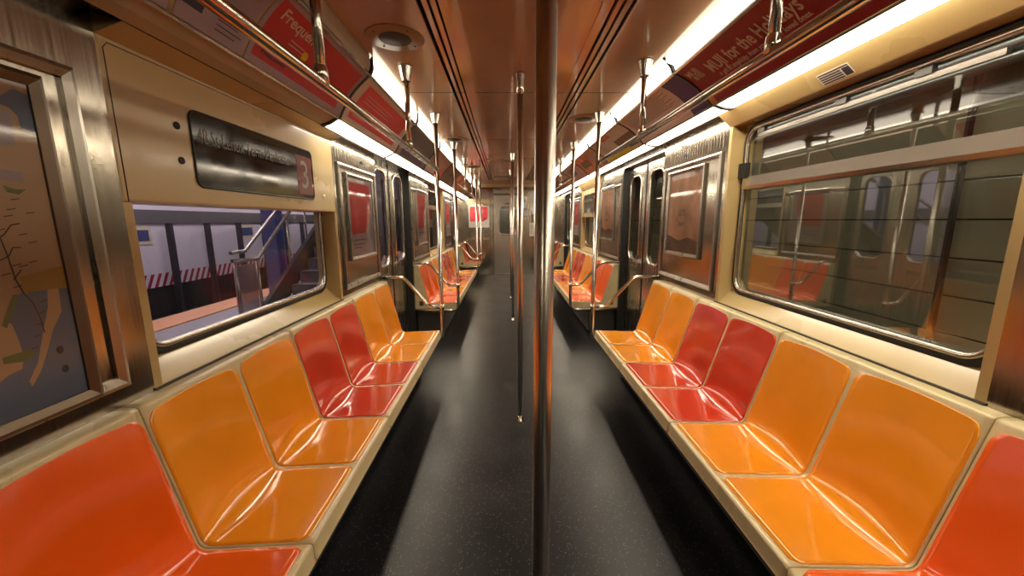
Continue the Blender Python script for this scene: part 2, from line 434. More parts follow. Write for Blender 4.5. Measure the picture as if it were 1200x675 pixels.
        if not sign:
            m = MB(); m.prism([(s * (WN - .022), 1.672), (s * (WN - .028), 1.69), (s * (WN - .018), 1.748), (s * (WN + .004), 1.752), (s * (WN + .004), 1.668)], hole[0] + .005, hole[1] - .005)
            m.build('sash_bar', M['frame'], w)
            m = MB(); B(m, WN - .012, WN + .004, hole[0] + .12, hole[1] - .1, 1.975, 1.995); m.build('sash_rail', M['frame'], w)
            for y in (b - .75, b - 1.1, b - .2): B(MB(), WN - .018, WN + .002, y - .03, y + .03, 1.995, 2.02).build('sash_latch', M['dark_steel'], w)
            m = MB(); B(m, WN - .03, WN + .0, hole[1] - .035, hole[1] + .05, 1.745, 1.835); m.build('corner_stop', M['rubber'], w)
        windows.append(w)
    # doors
    for k, (a, b) in enumerate((DOOR0, DOOR1, DOOR2)):
        zt = 2.075 if side == 'left' else 2.10
        m = MB(); B(m, W, OUT, a, b, zt, CZ + .05); m.build('door_header', M['steel'], root)
        m = MB(); B(m, W - .008, W, a - .004, b + .004, zt + .02, zt + .032); m.build('header_channel', M['dark_steel'], root)
        m = MB(); B(m, W - .02, OUT, a, b, 0, .008); m.build('threshold', M['steel'], root)
        m = MB()
        for y0, y1 in ((a - .001, a + .014), (b - .014, b + .001)): B(m, W + .002, W + .13, y0, y1, .008, zt)
        m.build('jamb_seal', M['rubber'], root)
        doorn[0] += 1
        d = empty('door_%d' % doorn[0], (s * (W + .08), (a + b) / 2, .008)); tag(d, '%s side pair of steel sliding doors, %s' % (side, ['behind the viewer', 'near', 'far'][k]), 'door', kind='structure')
        mid = (a + b) / 2
        P = lambda y, z, dd: (s * (W + .07 + dd), y, z)
        for (y0, y1) in ((a + .014, mid - .006), (mid + .006, b - .014)):
            m = MB(); hl = rrect(y0 + .13, y1 - .13, 1.03, 1.98, .10)
            plate_hole(m, P, (y0, y1, .012, zt), hl, .035); lf = m.build('door_leaf', M['steel'], d)
            MB().tube([P(y, z, -.004) for y, z in rrect(y0 + .13, y1 - .13, 1.03, 1.98, .10, 8)], .014, 10, closed=True).build('window_trim', M['chrome'], lf)
            m = MB(); loop_plate(m, P, rrect(y0 + .128, y1 - .128, 1.028, 1.982, .1, 8), .014, .0141); m.f = m.f[:1]; m.sm = m.sm[:1]; m.build('pane', M['glass'] if side == 'left' else M['glass_dark'], lf)
            m = MB()
            for z in (.90, .915, .93): m.box(*(s * (W + .066), s * (W + .071)), y0 + .16, y1 - .16, z, z + .006)
            m.build('louvre', M['dark_steel'], lf)
        m = MB(); m.box(s * (W + .064), s * (W + .10), mid - .006, mid + .006, .012, zt); m.build('meeting_seal', M['rubber'], d)
    # band behind the lights, up to the roof
    m = MB(); B(m, W + .0, W + .004, BACK, END, S['top'] + .02, CZ + .05); m.build('upper_band', M['dark_steel'], root)
    return root
wl = wall_side('left'); wr = wall_side('right')

# back wall behind the viewer (closes the car)
m = MB().box(-1.45, 1.45, BACK - .08, BACK, 0, CZ + .06); tag(m.build('wall_back', M['steel_h']), 'plain steel bulkhead behind the viewer', 'wall', kind='structure')

# ------------------------------------------------------------------ framed posters in the door pockets
def poster_map(P, w, h, root):                          # a = 0..w (reading direction), b = 0..h
    m = MB()
    def poly(pts, mt, nm, d=.0015):
        q = MB(); q.add([P(a * w, b * h, d) for a, b in pts], [tuple(range(len(pts)))]); return q.build(nm, mt, root)
    poly([(0, 0), (1, 0), (1, 1), (0, 1)], M['map_land'], 'map_sheet', .0005)
    poly([(0, 0), (1, 0), (1, .368), (.974, .368), (.907, .38), (.871, .368), (.826, .274), (.805, .24), (.70, .20), (.55, .24), (.40, .12), (.2, .08), (0, .05)], M['map_water'], 'bay_water', .0008)
    poly([(.70, .33), (.817, .31), (.839, .283), (.846, .228), (.849, .178), (.839, .143), (.805, .136), (.74, .10), (.66, .14), (.62, .24)], M['map_land'], 'peninsula', .0011)
    poly([(.944, .373), (.974, .368), (.97, .291), (.937, .242), (.911, .178), (.882, .118), (.853, .079), (.848, .098), (.879, .147), (.908, .236), (.935, .313)], M['map_land'], 'island', .0011)
    poly([(.88, .419), (.967, .437), (1, .44), (1, .365), (.969, .369), (.901, .37), (.883, .366)], M['map_yellow'], 'yellow_district', .0013)
    poly([(.80, .192), (.867, .196), (.879, .176), (.851, .163), (.80, .172)], M['map_green'], 'park', .0014)
    poly([(.871, .368), (.826, .274), (.815, .285), (.855, .368)], M['map_green'], 'shore_park', .0014)
    poly([(.89, .691), (.918, .681), (.944, .683), (.924, .666), (.897, .672)], M['map_green'], 'park', .0014)
    poly([(.60, .97), (.90, .955), (.931, .949), (.963, .978), (1, .97), (1, .86), (.964, .867), (.962, .90), (.945, .92), (.926, .924), (.62, .93)], M['map_water'], 'sound_water', .0011)
    poly([(.80, .915), (.946, .908), (.94, .812), (.80, .795)], M['lav'], 'inset_panel', .0014)
    poly([(.78, .745), (.94, .735), (.943, .703), (.78, .71)], M['lav'], 'legend_box', .0014)
    def line(pts, wd, nm='route_line'):
        q = MB()
        for (a0, b0), (a1, b1) in zip(pts, pts[1:]):
            x0, y0, x1, y1 = a0 * w, b0 * h, a1 * w, b1 * h; L = math.hypot(x1 - x0, y1 - y0); nx, ny = -(y1 - y0) / L * wd, (x1 - x0) / L * wd
            q.add([P(x0 + nx, y0 + ny, .0022), P(x0 - nx, y0 - ny, .0022), P(x1 - nx, y1 - ny, .0022), P(x1 + nx, y1 + ny, .0022)], [(0, 1, 2, 3)])
        q.build(nm, M['route_ink'], root)
    line([(.60, .80), (.75, .66), (.857, .536), (.864, .485), (.870, .413), (.883, .366), (.899, .335), (.908, .287), (.912, .235)], .0013)
    line([(.70, .47), (.846, .474), (.867, .485), (.88, .509), (.90, .508)], .0013); line([(.80, .50), (.867, .548), (.887, .575), (.909, .58)], .0015); line([(.865, .413), (.888, .441)], .0013)
    for a, b in ((.875, .60), (.90, .545), (.885, .62), (.87, .455), (.91, .46), (.86, .39), (.885, .45), (.92, .52), (.85, .56), (.93, .61), (.90, .65), (.84, .43)):
        line([(a, b), (a + .022, b + .004)], .0011, 'place_name')
    for k in range(5): line([(.918 - .012 * k, .335 - .035 * k), (.936 - .012 * k, .338 - .035 * k)], .0010, 'place_name')
    for a, b in ((.943, .167), (.946, .101)):
        q = MB(); q.add([P(a * w + .008 * math.cos(t * PI / 8), b * h + .010 * math.sin(t * PI / 8), .002) for t in range(16)], [tuple(range(16))]); q.build('compass_mark', M['ink'], root)
def poster_folded(P, w, h, root):
    def poly(pts, mt, nm, d): q = MB(); q.add([P(a * w, b * h, d) for a, b in pts], [tuple(range(len(pts)))]); return q.build(nm, mt, root)
    poly([(0, 0), (1, 0), (1, 1), (0, 1)], M['white'], 'poster_sheet', .0005)
    poly([(.06, .27), (.70, .27), (.93, .42), (.93, .95), (.06, .95)], M['pink'], 'red_field', .001)
    poly([(.70, .27), (.93, .42), (.74, .44)], M['ad_red'], 'folded_corner', .0014)
    for k, (a, b, ln) in enumerate(((.3, .80, .4), (.25, .72, .5), (.35, .64, .35), (.12, .14, .1))):
        q = MB(); q.add([P(a * w, b * h, .0016), P((a + ln) * w, b * h, .0016), P((a + ln) * w, (b + .025) * h, .0016), P(a * w, (b + .025) * h, .0016)], [(0, 1, 2, 3)]); q.build('small_print', M['pale'], root)
def poster_red(P, w, h, root):
    def poly(pts, mt, nm, d): q = MB(); q.add([P(a * w, b * h, d) for a, b in pts], [tuple(range(len(pts)))]); return q.build(nm, mt, root)
    poly([(0, 0), (1, 0), (1, 1), (0, 1)], M['lav'], 'poster_sheet', .0005)
    poly([(.06, .28), (.66, .30), (.82, .50), (.90, .70), (.90, .95), (.05, .95)], M['ad_red'], 'red_field', .001)
    for b, ln in ((.14, .45), (.10, .3), (.20, .5)):
        q = MB(); q.add([P(.12 * w, b * h, .0016), P((.12 + ln) * w, b * h, .0016), P((.12 + ln) * w, (b + .012) * h, .0016), P(.12 * w, (b + .012) * h, .0016)], [(0, 1, 2, 3)]); q.build('small_print', M['ink'], root)
def poster_warm(P, w, h, root):
    def poly(pts, mt, nm, d): q = MB(); q.add([P(a * w, b * h, d) for a, b in pts], [tuple(range(len(pts)))]); return q.build(nm, mt, root)
    poly([(0, 0), (1, 0), (1, 1), (0, 1)], M['poster_scene'], 'poster_sheet', .0005)
    poly([(0, 0), (1, 0), (1, .16), (.7, .2), (.4, .15), (0, .22)], M['brown_ad'], 'lower_scene', .001)
    for t_, zz_ in (('LETS', .47), ('boot', .34)): put_text(MB(), t_, lambda a, b: P(a, b, .0015), .36 * w, zz_ * h, .05, .2 * w, True).build('lettering', M['brown_ad'], root)

def framed(name, side, y0, y1, z0, z1, fn, label, cat='poster', fm='trim_steel'):
    S = SIDES[side]; s = S['s']; W = S['wall'] - .0005
    root = empty(name, (s * W, (y0 + y1) / 2, z0)); tag(root, label, cat)
    P = lambda y, z, d: (s * (W - .016 + d), y, z)
    m = MB(); ring_frame(m, P, (y0, y1, z0, z1), .030, -.006, .0155); m.build('picture_frame', M[fm], root)
    m = MB(); m.box(s * (W - .006), s * W, y0 + .012, y1 - .012, z0 + .012, z1 - .012); m.build('backing', M['dark_steel'], root)
    ya, yb = y0 + .03, y1 - .03; w = yb - ya; h = z1 - z0 - .06
    PP = (lambda a, b, d: (s * (W - .0065 - d), ya + a, z0 + .03 + b)) if s < 0 else (lambda a, b, d: (s * (W - .0065 - d), yb - a, z0 + .03 + b))
    fn(PP, w, h, root)
    m = MB(); m.add([PP(0, 0, .004), PP(w, 0, .004), PP(w, h, .004), PP(0, h, .004)], [(0, 1, 2, 3)]); m.build('cover_sheet', M['poster_glass'], root)
    return root
framed('subway_map', 'left', .20, 1.055, .99, 1.84, poster_map, 'large framed transit map with blue water and tan land at the left edge', 'map', 'bronze')
framed('framed_poster', 'left', 2.91, 3.475, 1.185, 1.835, poster_red, 'framed red and grey poster on the steel panel beside the near left doors')
framed('framed_poster', 'right', 2.84, 3.455, 1.19, 1.885, poster_warm, 'framed warm tan poster on the steel panel beside the near right doors')
framed('framed_poster', 'right', .2, .93, 1.19, 1.885, poster_folded, 'framed poster on the steel panel at the right edge of the view')
framed('framed_poster', 'left', 5.14, 5.77, 1.16, 1.90, poster_red, 'framed red poster on the left side panel just past the near doors')
framed('framed_poster', 'right', 5.17, 5.85, 1.21, 1.95, poster_warm, 'framed poster on the right side panel just past the near doors')
framed('framed_poster', 'left', 7.56, 8.18, 1.19, 1.88, poster_folded, 'framed pink poster before the far left doors')
framed('framed_poster', 'right', 7.6, 8.2, 1.19, 1.88, poster_folded, 'framed poster before the far right doors')

# ------------------------------------------------------------------ destination signs
def dest_sign(side, a, b, z0, z1, label):
    S = SIDES[side]; s = S['s']; W = S['wall']
    root = empty('destination_sign', (s * W, (a + b) / 2, z0)); tag(root, label, 'sign')
    P = lambda y, z, d: (s * (W - .004 + d), y, z)
    m = MB(); loop_plate(m, P, rrect(a, b, z0, z1, .03, 6), 0, .0035); m.build('sign_glass', M['sign_black'], root)
    m = MB().tube([P(y, z, .001) for y, z in rrect(a, b, z0, z1, .03, 6)], .004, 6, closed=True); m.build('rim', M['rubber'], root)
    L = b - a; H = z1 - z0
    Q = (lambda x, y: (s * (W - .0048), a + x, z0 + y)) if s < 0 else (lambda x, y: (s * (W - .0048), b - x, z0 + y))
    m = MB(); m.add([Q(L * .80, H * .08), Q(L * .985, H * .08), Q(L * .985, H * .86), Q(L * .80, H * .86)], [(0, 1, 2, 3)]); m.build('route_square', M['sign_red'], root)
    Q2 = (lambda x, y: (s * (W - .0052), a + x, z0 + y)) if s < 0 else (lambda x, y: (s * (W - .0052), b - x, z0 + y))
    m = MB(); put_text(m, '48 St\u00b7Lenox Term\u00b7Manhattan', Q2, L * .03, H * .60, .058, L * .71); m.build('destination_lettering', M['sign_text'], root)
    m = MB(); put_text(m, '3', Q2, L * .85, H * .22, .16, .075); m.build('route_number', M['sign_text'], root)
dest_sign('left', 1.53, 2.435, 1.612, 1.892, 'black roll sign with grey lettering and a red number above the left window')
dest_sign('right', 6.25, 7.2, 1.62, 1.93, 'small dark roll sign high on the right wall past the near doors')

# small notice sticker on the right header
S = SIDES['right']
a0 = Vector((S['lens'][0] + .004, S['lens'][1] - .001)); a1 = Vector((S['wall'], 2.067)); dv = a1 - a0; nv = Vector((-dv.y, dv.x)).normalized() * -1
if nv.y > 0: nv = -nv
def SP(y, t, d): q = a0 + dv * t + nv * d; return (q.x, y, q.y)
root = empty('notice_sticker', SP(1.75, .9, 0)); tag(root, 'small black and white notice sticker on the tan strip above the right window', 'sticker')
def sbox(y0, y1, t0, t1, d0, d1):
    m = MB(); c_ = [(y0, t0), (y1, t0), (y1, t1), (y0, t1)]
    return m.add([SP(y, t, d0) for y, t in c_] + [SP(y, t, d1) for y, t in c_], [(0, 1, 2, 3), (7, 6, 5, 4)] + [(i, (i + 1) % 4, 4 + (i + 1) % 4, 4 + i) for i in range(4)])
sbox(1.675, 1.835, .38, .90, 0, .001).build('label_sheet', M['white'], root)
sbox(1.68, 1.715, .50, .86, .001, .0016).build('black_panel', M['ink'], root)
for t in (.41, .52, .62, .72, .82): sbox(1.722 if t > .45 else 1.68, 1.83, t, t + .055, .001, .0016).build('text_line', M['ink'], root)

# ------------------------------------------------------------------ lights and advertisement cards
SEC = [.10, 2.45, 3.62, 4.80, 5.98, 7.16, 8.34, 9.50, 10.62]
ALLSEC = [-2.23, -1.08] + SEC
WHERE = ['farthest behind the viewer', 'just behind the viewer', 'above the near window bay', 'before the near doors', 'above the near doors',
         'just past the near doors', 'above the far window', 'past the far window', 'before the far doors', 'above the far doors', 'nearest the end wall']
ORD = ['', '', 'first', 'second', 'third', 'fourth', 'fifth', 'sixth', 'seventh', 'eighth', 'ninth']
for side in ('left', 'right'):
    S = SIDES[side]; s = S['s']; W = S['wall']
    # card rack: curved backing along the whole car
    m = MB(); N = 8
    prof = [rail_profile(S, t / N) for t in range(N + 1)]
    back = [(u + .03, z + .03) for u, z in prof]
    pr = [(s * u, z) for u, z in prof] + [(s * u, z) for u, z in back[::-1]]
    m.prism(pr, BACK, END, True)
    rk = m.build('trim_1' if side == 'left' else 'trim_2', M['tan']); tag(rk, 'curved card rack along the %s cove' % side, 'trim', kind='structure')
    for sd, pf, a, b in COVES:
        if sd == side: MB().prism(pf, a, b).build('cove_panel', M['tan'], rk)
    m = MB()
    for y in ALLSEC:
        g0 = []
        for t in range(N + 1):
            u, z = rail_profile(S, t / N); g0.append((s * (u - .006), z - .006))
        g1 = [(s * (rail_profile(S, t / N)[0]), rail_profile(S, t / N)[1]) for t in range(N + 1)]
        m.prism(g0 + g1[::-1], y - .009, y + .009, True)
    m.build('rack_divider', M['dark_steel'], rk)
    for nm, t0, t1 in (('card_lip', -.01, .03), ('card_lip', .97, 1.0)):
        m = MB(); (ua, za), (ub, zb) = rail_profile(S, t0), rail_profile(S, t1)
        m.prism([(s * (ua - .006), za - .006), (s * ua, za), (s * ub, zb), (s * (ub - .006), zb - .006)], BACK, END); m.build(nm, M['frame'], rk)
    for i in range(len(ALLSEC) - 1):
        y0, y1 = ALLSEC[i] + .006, ALLSEC[i + 1] - .006
        off = side == 'left' and i in (1, 2)
        root = empty('fluorescent_light', (s * 1.1, (y0 + y1) / 2, S['adb'][1])); 
        tag(root, ('unlit' if off else 'lit') + ' fluorescent cove fixture on the %s side, %s' % (side, WHERE[i]), 'light', 'cove light fixtures')
        u0, z0 = S['adt']; ce_ = S['ce']
        m = MB()                                         # upper lens, slightly bowed
        pts = [(ce_, CZ - .001), (ce_ - .004, CZ - .03), (u0 - .016, z0 + .03), (u0 - .006, z0 + .004), (u0 + .02, z0 + .03), (ce_ + .03, CZ - .002)]
        m.prism([(s * u, z) for u, z in pts], y0, y1 - .0245); m.build('upper_lens', M['lens_off'] if off else M['lens_soft'], root)
        u1, z1 = S['adb']
        m = MB()
        ul, zl = S['lens']
        pts = [(u1 + .004, z1), ((u1 + ul) / 2, (z1 + zl) / 2 - .004), (ul, zl), (ul, zl + .03), (u1 + .02, z1 + .03)]
        m.prism([(s * u, z) for u, z in pts], y0 + .004, y1 - .0365); m.build('lower_lens', M['lens_off'] if off else M['lens'], root)
        m = MB().prism([(s * (ul + .0005), zl + .0045), (s * (W - .0005), zl + .03), (s * (W - .0005), zl + .05), (s * (u1 + .03), z1 + .045), (s * (ul + .0005), zl + .04)], y0, y1); m.build('housing', M['steel'], root)
        m = MB()
        pts = [(ce_ - .014, CZ - .0005), (u0 - .030, z0 + .024), (u0 - .016, z0 - .010), (u0 + .02, z0 + .02)]
        m.prism([(s * u, z) for u, z in pts], y1 - .024, y1)
        m.build('end_cap', M['rubber'], root)
        m = MB().prism([(s * (u1 - .002), z1 - .004), (s * ((u1 + ul) / 2), (z1 + zl) / 2 - .014), (s * (ul + .0), zl - .010), (s * ul, zl + .02), (s * (u1 + .02), z1 + .02)], y1 - .036, y1)
        m.build('end_cap', M['rubber'], root)

def card(side, y0, y1, base, label, items=(), t0=.04, t1=.96):
    """curved card; items: (name, material, a0, a1, b0, b1) patches or ('text', material, string, a, b, h, width)
       a runs along the reading direction 0..1, b from bottom 0 to top 1"""
    S = SIDES[side]; s = S['s']
    L = math.hypot(S['adt'][0] - S['adb'][0], S['adt'][1] - S['adb'][1]) * 1.02
    def Q(a, b, d):                                      # a in metres along, b fraction
        t = t1 + (t0 - t1) * b
        u, z = rail_profile(S, t); d += .0025
        y = y0 + a if s < 0 else y1 - a
        return (s * (u - d * .70), y, z - d * .70)
    w = y1 - y0
    root = empty('advertisement_card', (s * 1.0, (y0 + y1) / 2, S['adb'][1])); tag(root, label, 'advertisement', 'advertisement cards in the cove racks')
    def patch(a0, a1, b0, b1, d, mt, nm):
        n = 8
        g = [[Q(a0 * w + (a1 - a0) * w * i / 1, b0 + (b1 - b0) * j / n, d) for j in range(n + 1)] for i in range(2)]
        m = MB().grid(g)
        if nm == 'card_sheet':
            g2 = [[Q(a0 * w + (a1 - a0) * w * i / 1, b0 + (b1 - b0) * j / n, d - .0015) for j in range(n + 1)] for i in range(2)]
            m.grid(g2)
        return m.build(nm, mt, root)
    patch(0, 1, 0, 1, 0, base, 'card_sheet')
    d = .0008; texts = {}
    for it in items:
        if it[0] == 'text':
            m = texts.setdefault((it[1], it[2]), MB())
            put_text(m, it[2], lambda a, b: Q(a, b, .0022), it[3] * w, it[4], it[5] / L, it[6] * w, True)
        elif it[0] == 'lines':
            _, mt, a0, a1, b0, b1, n = it
            for k in range(n):
                m = MB(); b = b0 + (b1 - b0) * k / max(1, n - 1); x1 = a1 - (a1 - a0) * .25 * random.random()
                m.grid([[Q(a0 * w, b, .002), Q(a0 * w, b + .011, .002)], [Q(x1 * w, b, .002), Q(x1 * w, b + .011, .002)]]); m.build('text_line', mt, root)
        elif it[0] == 'dot':
            m = MB(); _, mt, a, b, r = it
            m.add([Q(a * w + r * math.cos(k * PI / 8), b + r / L * math.sin(k * PI / 8), .0024) for k in range(16)], [tuple(range(16))]); m.build('round_mark', mt, root)
        else:
            nm, mt, a0, a1, b0, b1 = it; patch(a0, a1, b0, b1, d, mt, nm); d += .0002
    for (mt, _), m in texts.items(): m.build('lettering', mt, root)

# right side
card('right', .115, 1.26, M['navy'], 'navy and orange advertisement card at the right edge of the view', [('orange_block', M['orange_ad'], 0, .16, 0, 1), ('lower_strip', M['lav'], .3, 1, 0, .2)])
card('right', 1.28, 2.44, M['muji'], 'dark red holiday advertisement card with large pale lettering on the right', [
    ('text', M['gold_ink'], 'MUJI for the Holidays', .18, .54, .085, .555), ('text', M['gold_ink'], 'A gift of simplicity, from you to your loved ones.', .20, .395, .030, .54),
    ('text', M['gold_ink'], 'MUJI', .03, .72, .05, .09), ('text', M['gold_ink'], '\u7121\u5370\u826f\u54c1', .045, .60, .03, .08), ('orange_edge', M['orange_ad'], 0, .05, 0, .25)])
card('right', 2.46, 3.61, M['pale'], 'pale pink advertisement card covered in lines of text on the right', [
    ('purple_end', M['purple'], .82, 1, 0, 1), ('lines', M['ink'], .06, .78, .46, .95, 11), ('lines', M['ink'], .60, .63, .20, .36, 2), ('lines', M['ink'], .70, .78, .28, .30, 2)])
card('right', 3.63, 4.79, M['beige_ad'], 'beige advertisement card with a yellow strip and brown art above the near right doors', [
    ('red_patch', M['art_ad'], .30, .62, .82, 1), ('brown_art', M['brown_ad'], .55, 1, .1, .6), ('yellow_strip', M['yellow'], .05, .75, .0, .16), ('lines', M['ink'], .16, .42, .45, .75, 5)])
card('right', 4.81, 5.97, M['art_ad'], 'orange and brown patterned advertisement card just past the near right doors', [('dark_band', M['brown_ad'], .1, .5, .3, .7), ('dark_band', M['mauve_ad'], .6, .9, .2, .9)])
card('right', 5.99, 7.15, M['mauve_ad'], 'dull mauve advertisement card above the far right window', [('dark_art', M['brown_ad'], .2, .6, .3, .8)])
card('right', 7.17, 8.33, M['mauve_ad'], 'dull mauve advertisement card before the far right doors', [('dark_art', M['brown_ad'], .1, .9, .2, .5)])
card('right', 8.35, 9.49, M['brown_ad'], 'brown advertisement card above the far right doors')
card('right', 9.51, 10.6, M['brown_ad'], 'brown advertisement card on the right nearest the end wall')
# left side
card('left', .115, 1.26, M['lav'], 'lavender and navy advertisement card at the top left edge of the view', [('navy_block', M['navy'], .1, 1, .12, .5), ('navy_block', M['navy'], .2, 1, .72, 1)])
card('left', 1.28, 1.585, M['lav'], 'short lavender advertisement card with dark print beside the unlit red card on the left', [
    ('navy_block', M['navy'], 0, .30, .16, .5), ('navy_block', M['navy'], 0, .80, .72, 1), ('lines', M['ink'], .50, .90, .10, .27, 4)])
card('left', 1.595, 2.44, M['lav'], 'red advertisement card with a yellow dot and the word Frequently on the left', [
    ('red_block', M['ad_red'], .03, .96, .33, .93), ('red_strip', M['ad_red'], .03, .90, .10, .26), ('text', M['gold_ink'], 'Frequently', .08, .70, .055, .38),
    ('lines', M['pale'], .22, .36, .50, .56, 2), ('dot', M['yellow'], .375, .50, .024), ('text', M['ink'], 'Frequently', .08, .18, .018, .2)])
card('left', 2.46, 3.61, M['pale'], 'pale bordered advertisement card with a red panel before the near left doors', [
    ('red_block', M['pink'], .08, .90, .36, .90), ('red_strip', M['pink'], .06, .88, .10, .25), ('lines', M['pale'], .14, .62, .56, .72, 3), ('lines', M['pale'], .10, .3, .19, .22, 2)])
card('left', 3.63, 4.79, M['grey_ad'], 'dark grey advertisement card above the near left doors', [('navy_strip', M['purple'], .15, .85, .06, .26), ('grey_border', M['mauve_ad'], 0, .1, 0, .4)])
card('left', 4.81, 5.97, M['mauve_ad'], 'mauve advertisement card with a pink lower corner just past the near left doors', [('pink_block', M['pink'], .5, 1, .05, .4), ('pale_strip', M['pale'], .05, .5, .06, .3)])
card('left', 5.99, 7.15, M['brown_ad'], 'brown advertisement card above the far left window')
card('left', 7.17, 8.33, M['art_ad'], 'red brown advertisement card before the far left doors')
card('left', 8.35, 9.49, M['mauve_ad'], 'mauve advertisement card above the far left doors')
card('left', 9.51, 10.6, M['brown_ad'], 'brown advertisement card on the left nearest the end wall')

# ------------------------------------------------------------------ seats
ZS = .44
def seat_profile(S, a, off=0.):
    """(u,z) list over the coloured length; a 0..1 across one seat; fillet is wide mid-seat and tight at the edges"""
    F = S['front']; C = S['crease']; T = S['tback']
    p0 = Vector((F + .019, ZS + .0005)); pc = Vector((C, ZS - .012)); p1 = Vector((T + .002, .913))
    sh = math.sin(PI * min(1, max(0, a)))
    pc = pc + Vector((.012, -.012)) * sh
    d0 = (p0 - pc).normalized(); d1 = (p1 - pc).normalized(); ang = d0.angle(d1)
    r = .030 + .085 * sh
    d = r / math.tan(ang / 2); A = pc + d0 * d; Bq = pc + d1 * d
    ctr = pc + (d0 + d1).normalized() * (r / math.sin(ang / 2))
    pts = [p0 + (A - p0) * k / 7 for k in range(7)]
    s0 = A - ctr; s1 = Bq - ctr; tot = s0.angle(s1); sg = 1 if s0.x * s1.y - s0.y * s1.x > 0 else -1
    for k in range(11):
        t = sg * tot * k / 10; pts.append(ctr + Vector((s0.x * math.cos(t) - s0.y * math.sin(t), s0.x * math.sin(t) + s0.y * math.cos(t))))
    pts += [Bq + (p1 - Bq) * k / 8 for k in range(1, 9)]
    if off:
        out = []
        for i, p in enumerate(pts):
            t = (pts[min(i + 1, len(pts) - 1)] - pts[max(i - 1, 0)]).normalized(); n = Vector((-t.y, t.x))
            out.append(p + n * off)
        return out
    return pts
def lerp_prof(pts, cum, q):
    for i in range(1, len(pts)):
        if q <= cum[i] or i == len(pts) - 1:
            k = (q - cum[i - 1]) / (cum[i] - cum[i - 1]); return pts[i - 1] + (pts[i] - pts[i - 1]) * k
NA, NB = 25, 44
def shell_mesh(S, yc, w):
    """coloured seat-and-back inlay with rounded corners, raised 3 mm over the rim"""
    s = S['s']; hw = w / 2 - .0105
    grids = []
    for off in (.0030, -.0015):
        G = []
        for i in range(NA):
            row = []
            e = -1 + 2 * i / (NA - 1)
            for j in range(NB):
                # fraction along length, with corner rounding
                Lr = .62; b = 1 - (1 - j / (NB - 1)) ** 1.5
                top = Lr * (1 - .008 - .012 * e * e); bb = .004 + (top - .004) * b
                R = .036; g = top - bb; k = hw
                if g < R: k = hw - (R - math.sqrt(max(0, R * R - (R - g) ** 2))) * .92
                R2 = .018
                if bb - .004 < R2: k = min(k, hw - (R2 - math.sqrt(max(0, R2 * R2 - (R2 - bb + .004) ** 2))))
                y = e * k
                a = (y + w / 2) / w
                pts = PROF_CACHE.setdefault((s, round(a, 3), off), None) or PROF_CACHE.__setitem__((s, round(a, 3), off), prof_cum(S, a, off)) or PROF_CACHE[(s, round(a, 3), off)]
                P, cum = pts
                q = lerp_prof(P, cum, bb / Lr * cum[-1])
                row.append((s * q.x, yc + y, q.y))
            G.append(row)
        grids.append(G)
    m = MB().grid(grids[0])
    top, bot = grids
    loop = [(0, j) for j in range(NB)] + [(i, NB - 1) for i in range(1, NA)] + [(NA - 1, j) for j in range(NB - 2, -1, -1)] + [(i, 0) for i in range(NA - 2, 0, -1)]
    n = len(loop)
    m.add([top[i][j] for i, j in loop] + [bot[i][j] for i, j in loop], [(k, (k + 1) % n, n + (k + 1) % n, n + k) for k in range(n)])
    return m
PROF_CACHE = {}
def prof_cum(S, a, off):
    P = seat_profile(S, a, off); cum = [0]
    for i in range(1, len(P)): cum.append(cum[-1] + (P[i] - P[i - 1]).length)
    return P, cum
def rim_mesh(S, y0, y1, n):
    """tan moulded module carrying n seats: front lip, seat bed, top ledge, closed underside and ends"""
    s = S['s']; F = S['front']; W = S['wall'] - .001; T = S['tback']
    w = (y1 - y0) / n; cols = []
    ys = [y0 + .002 + (y1 - y0 - .004) * i / (n * 16) for i in range(n * 16 + 1)]
    for y in ys:
        a = ((y - y0) / w) % 1 if y < y1 - 1e-4 else 1.0
        pr = seat_profile(S, a, 0)
        head = [(F - .008, .378), (F - .001, .388), (F, ZS - .010), (F + .003, ZS - .003), (F + .009, ZS)]
        tail = [(T + .0045, .919), (T + .011, .9235), (T + .02, .925), (W, .925)]
        cols.append([(s * u, y, z) for u, z in head + [(p.x, p.y) for p in pr] + tail])
    m = MB().grid(cols)
    under = [(s * W, .36), (s * (F + .03), .36)]
    for c_, y in ((cols[0], ys[0]), (cols[-1], ys[-1])):
        loop = c_ + [(under[0][0], y, under[0][1]), (under[1][0], y, under[1][1])]
        m.add(loop, [tuple(range(len(loop)))])
    m.add([(under[0][0], ys[0], .36), (under[1][0], ys[0], .36), (under[1][0], ys[-1], .36), (under[0][0], ys[-1], .36), cols[0][0], cols[-1][0]], [(0, 1, 2, 3), (1, 4, 5, 2)])
    return m
COLN = {'orange': 'yellow-orange', 'red': 'red', 'redorange': 'red-orange'}
SEQ = ['orange', 'red', 'orange', 'redorange']
def bench(side, yfar, pitch, bi, colors, places):
    S = SIDES[side]; s = S['s']
    for k, cname in enumerate(colors):
        y1 = yfar - 2 * pitch * k; y0 = y1 - 2 * pitch
        root = empty('seat_unit', (s * (S['front'] + .2), (y0 + y1) / 2, .36))
        tag(root, places[k], 'seat', 'moulded seat units')
        rim_mesh(S, y0, y1, 2).build('moulded_rim', M['tan_seat'], root)
        for j in range(2):
            shell_mesh(S, y0 + pitch * (j + .5), pitch).build('seat_shell', M[cname], root)
        if bi > 0 and k == len(colors) - 1:
            m = MB().box(s * (S['wall'] - .10), s * (S['wall'] - .05), y0 - .004, y0 + .001, .40, .46); m.build('end_bracket', M['dark_steel'], root)
    n = len(colors)
    yb = yfar - 2 * pitch * n
    h = MB().box(s * (S['wall'] - .36), s * (S['wall'] - .004), yb + .05, yfar - .05, .03, .355).build('under_seat_heater', M['dark_steel'], bevel=.01)
    tag(h, 'dark metal heater box under the %s %s bench' % (side, ['near', 'middle', 'end'][bi]), 'heater')
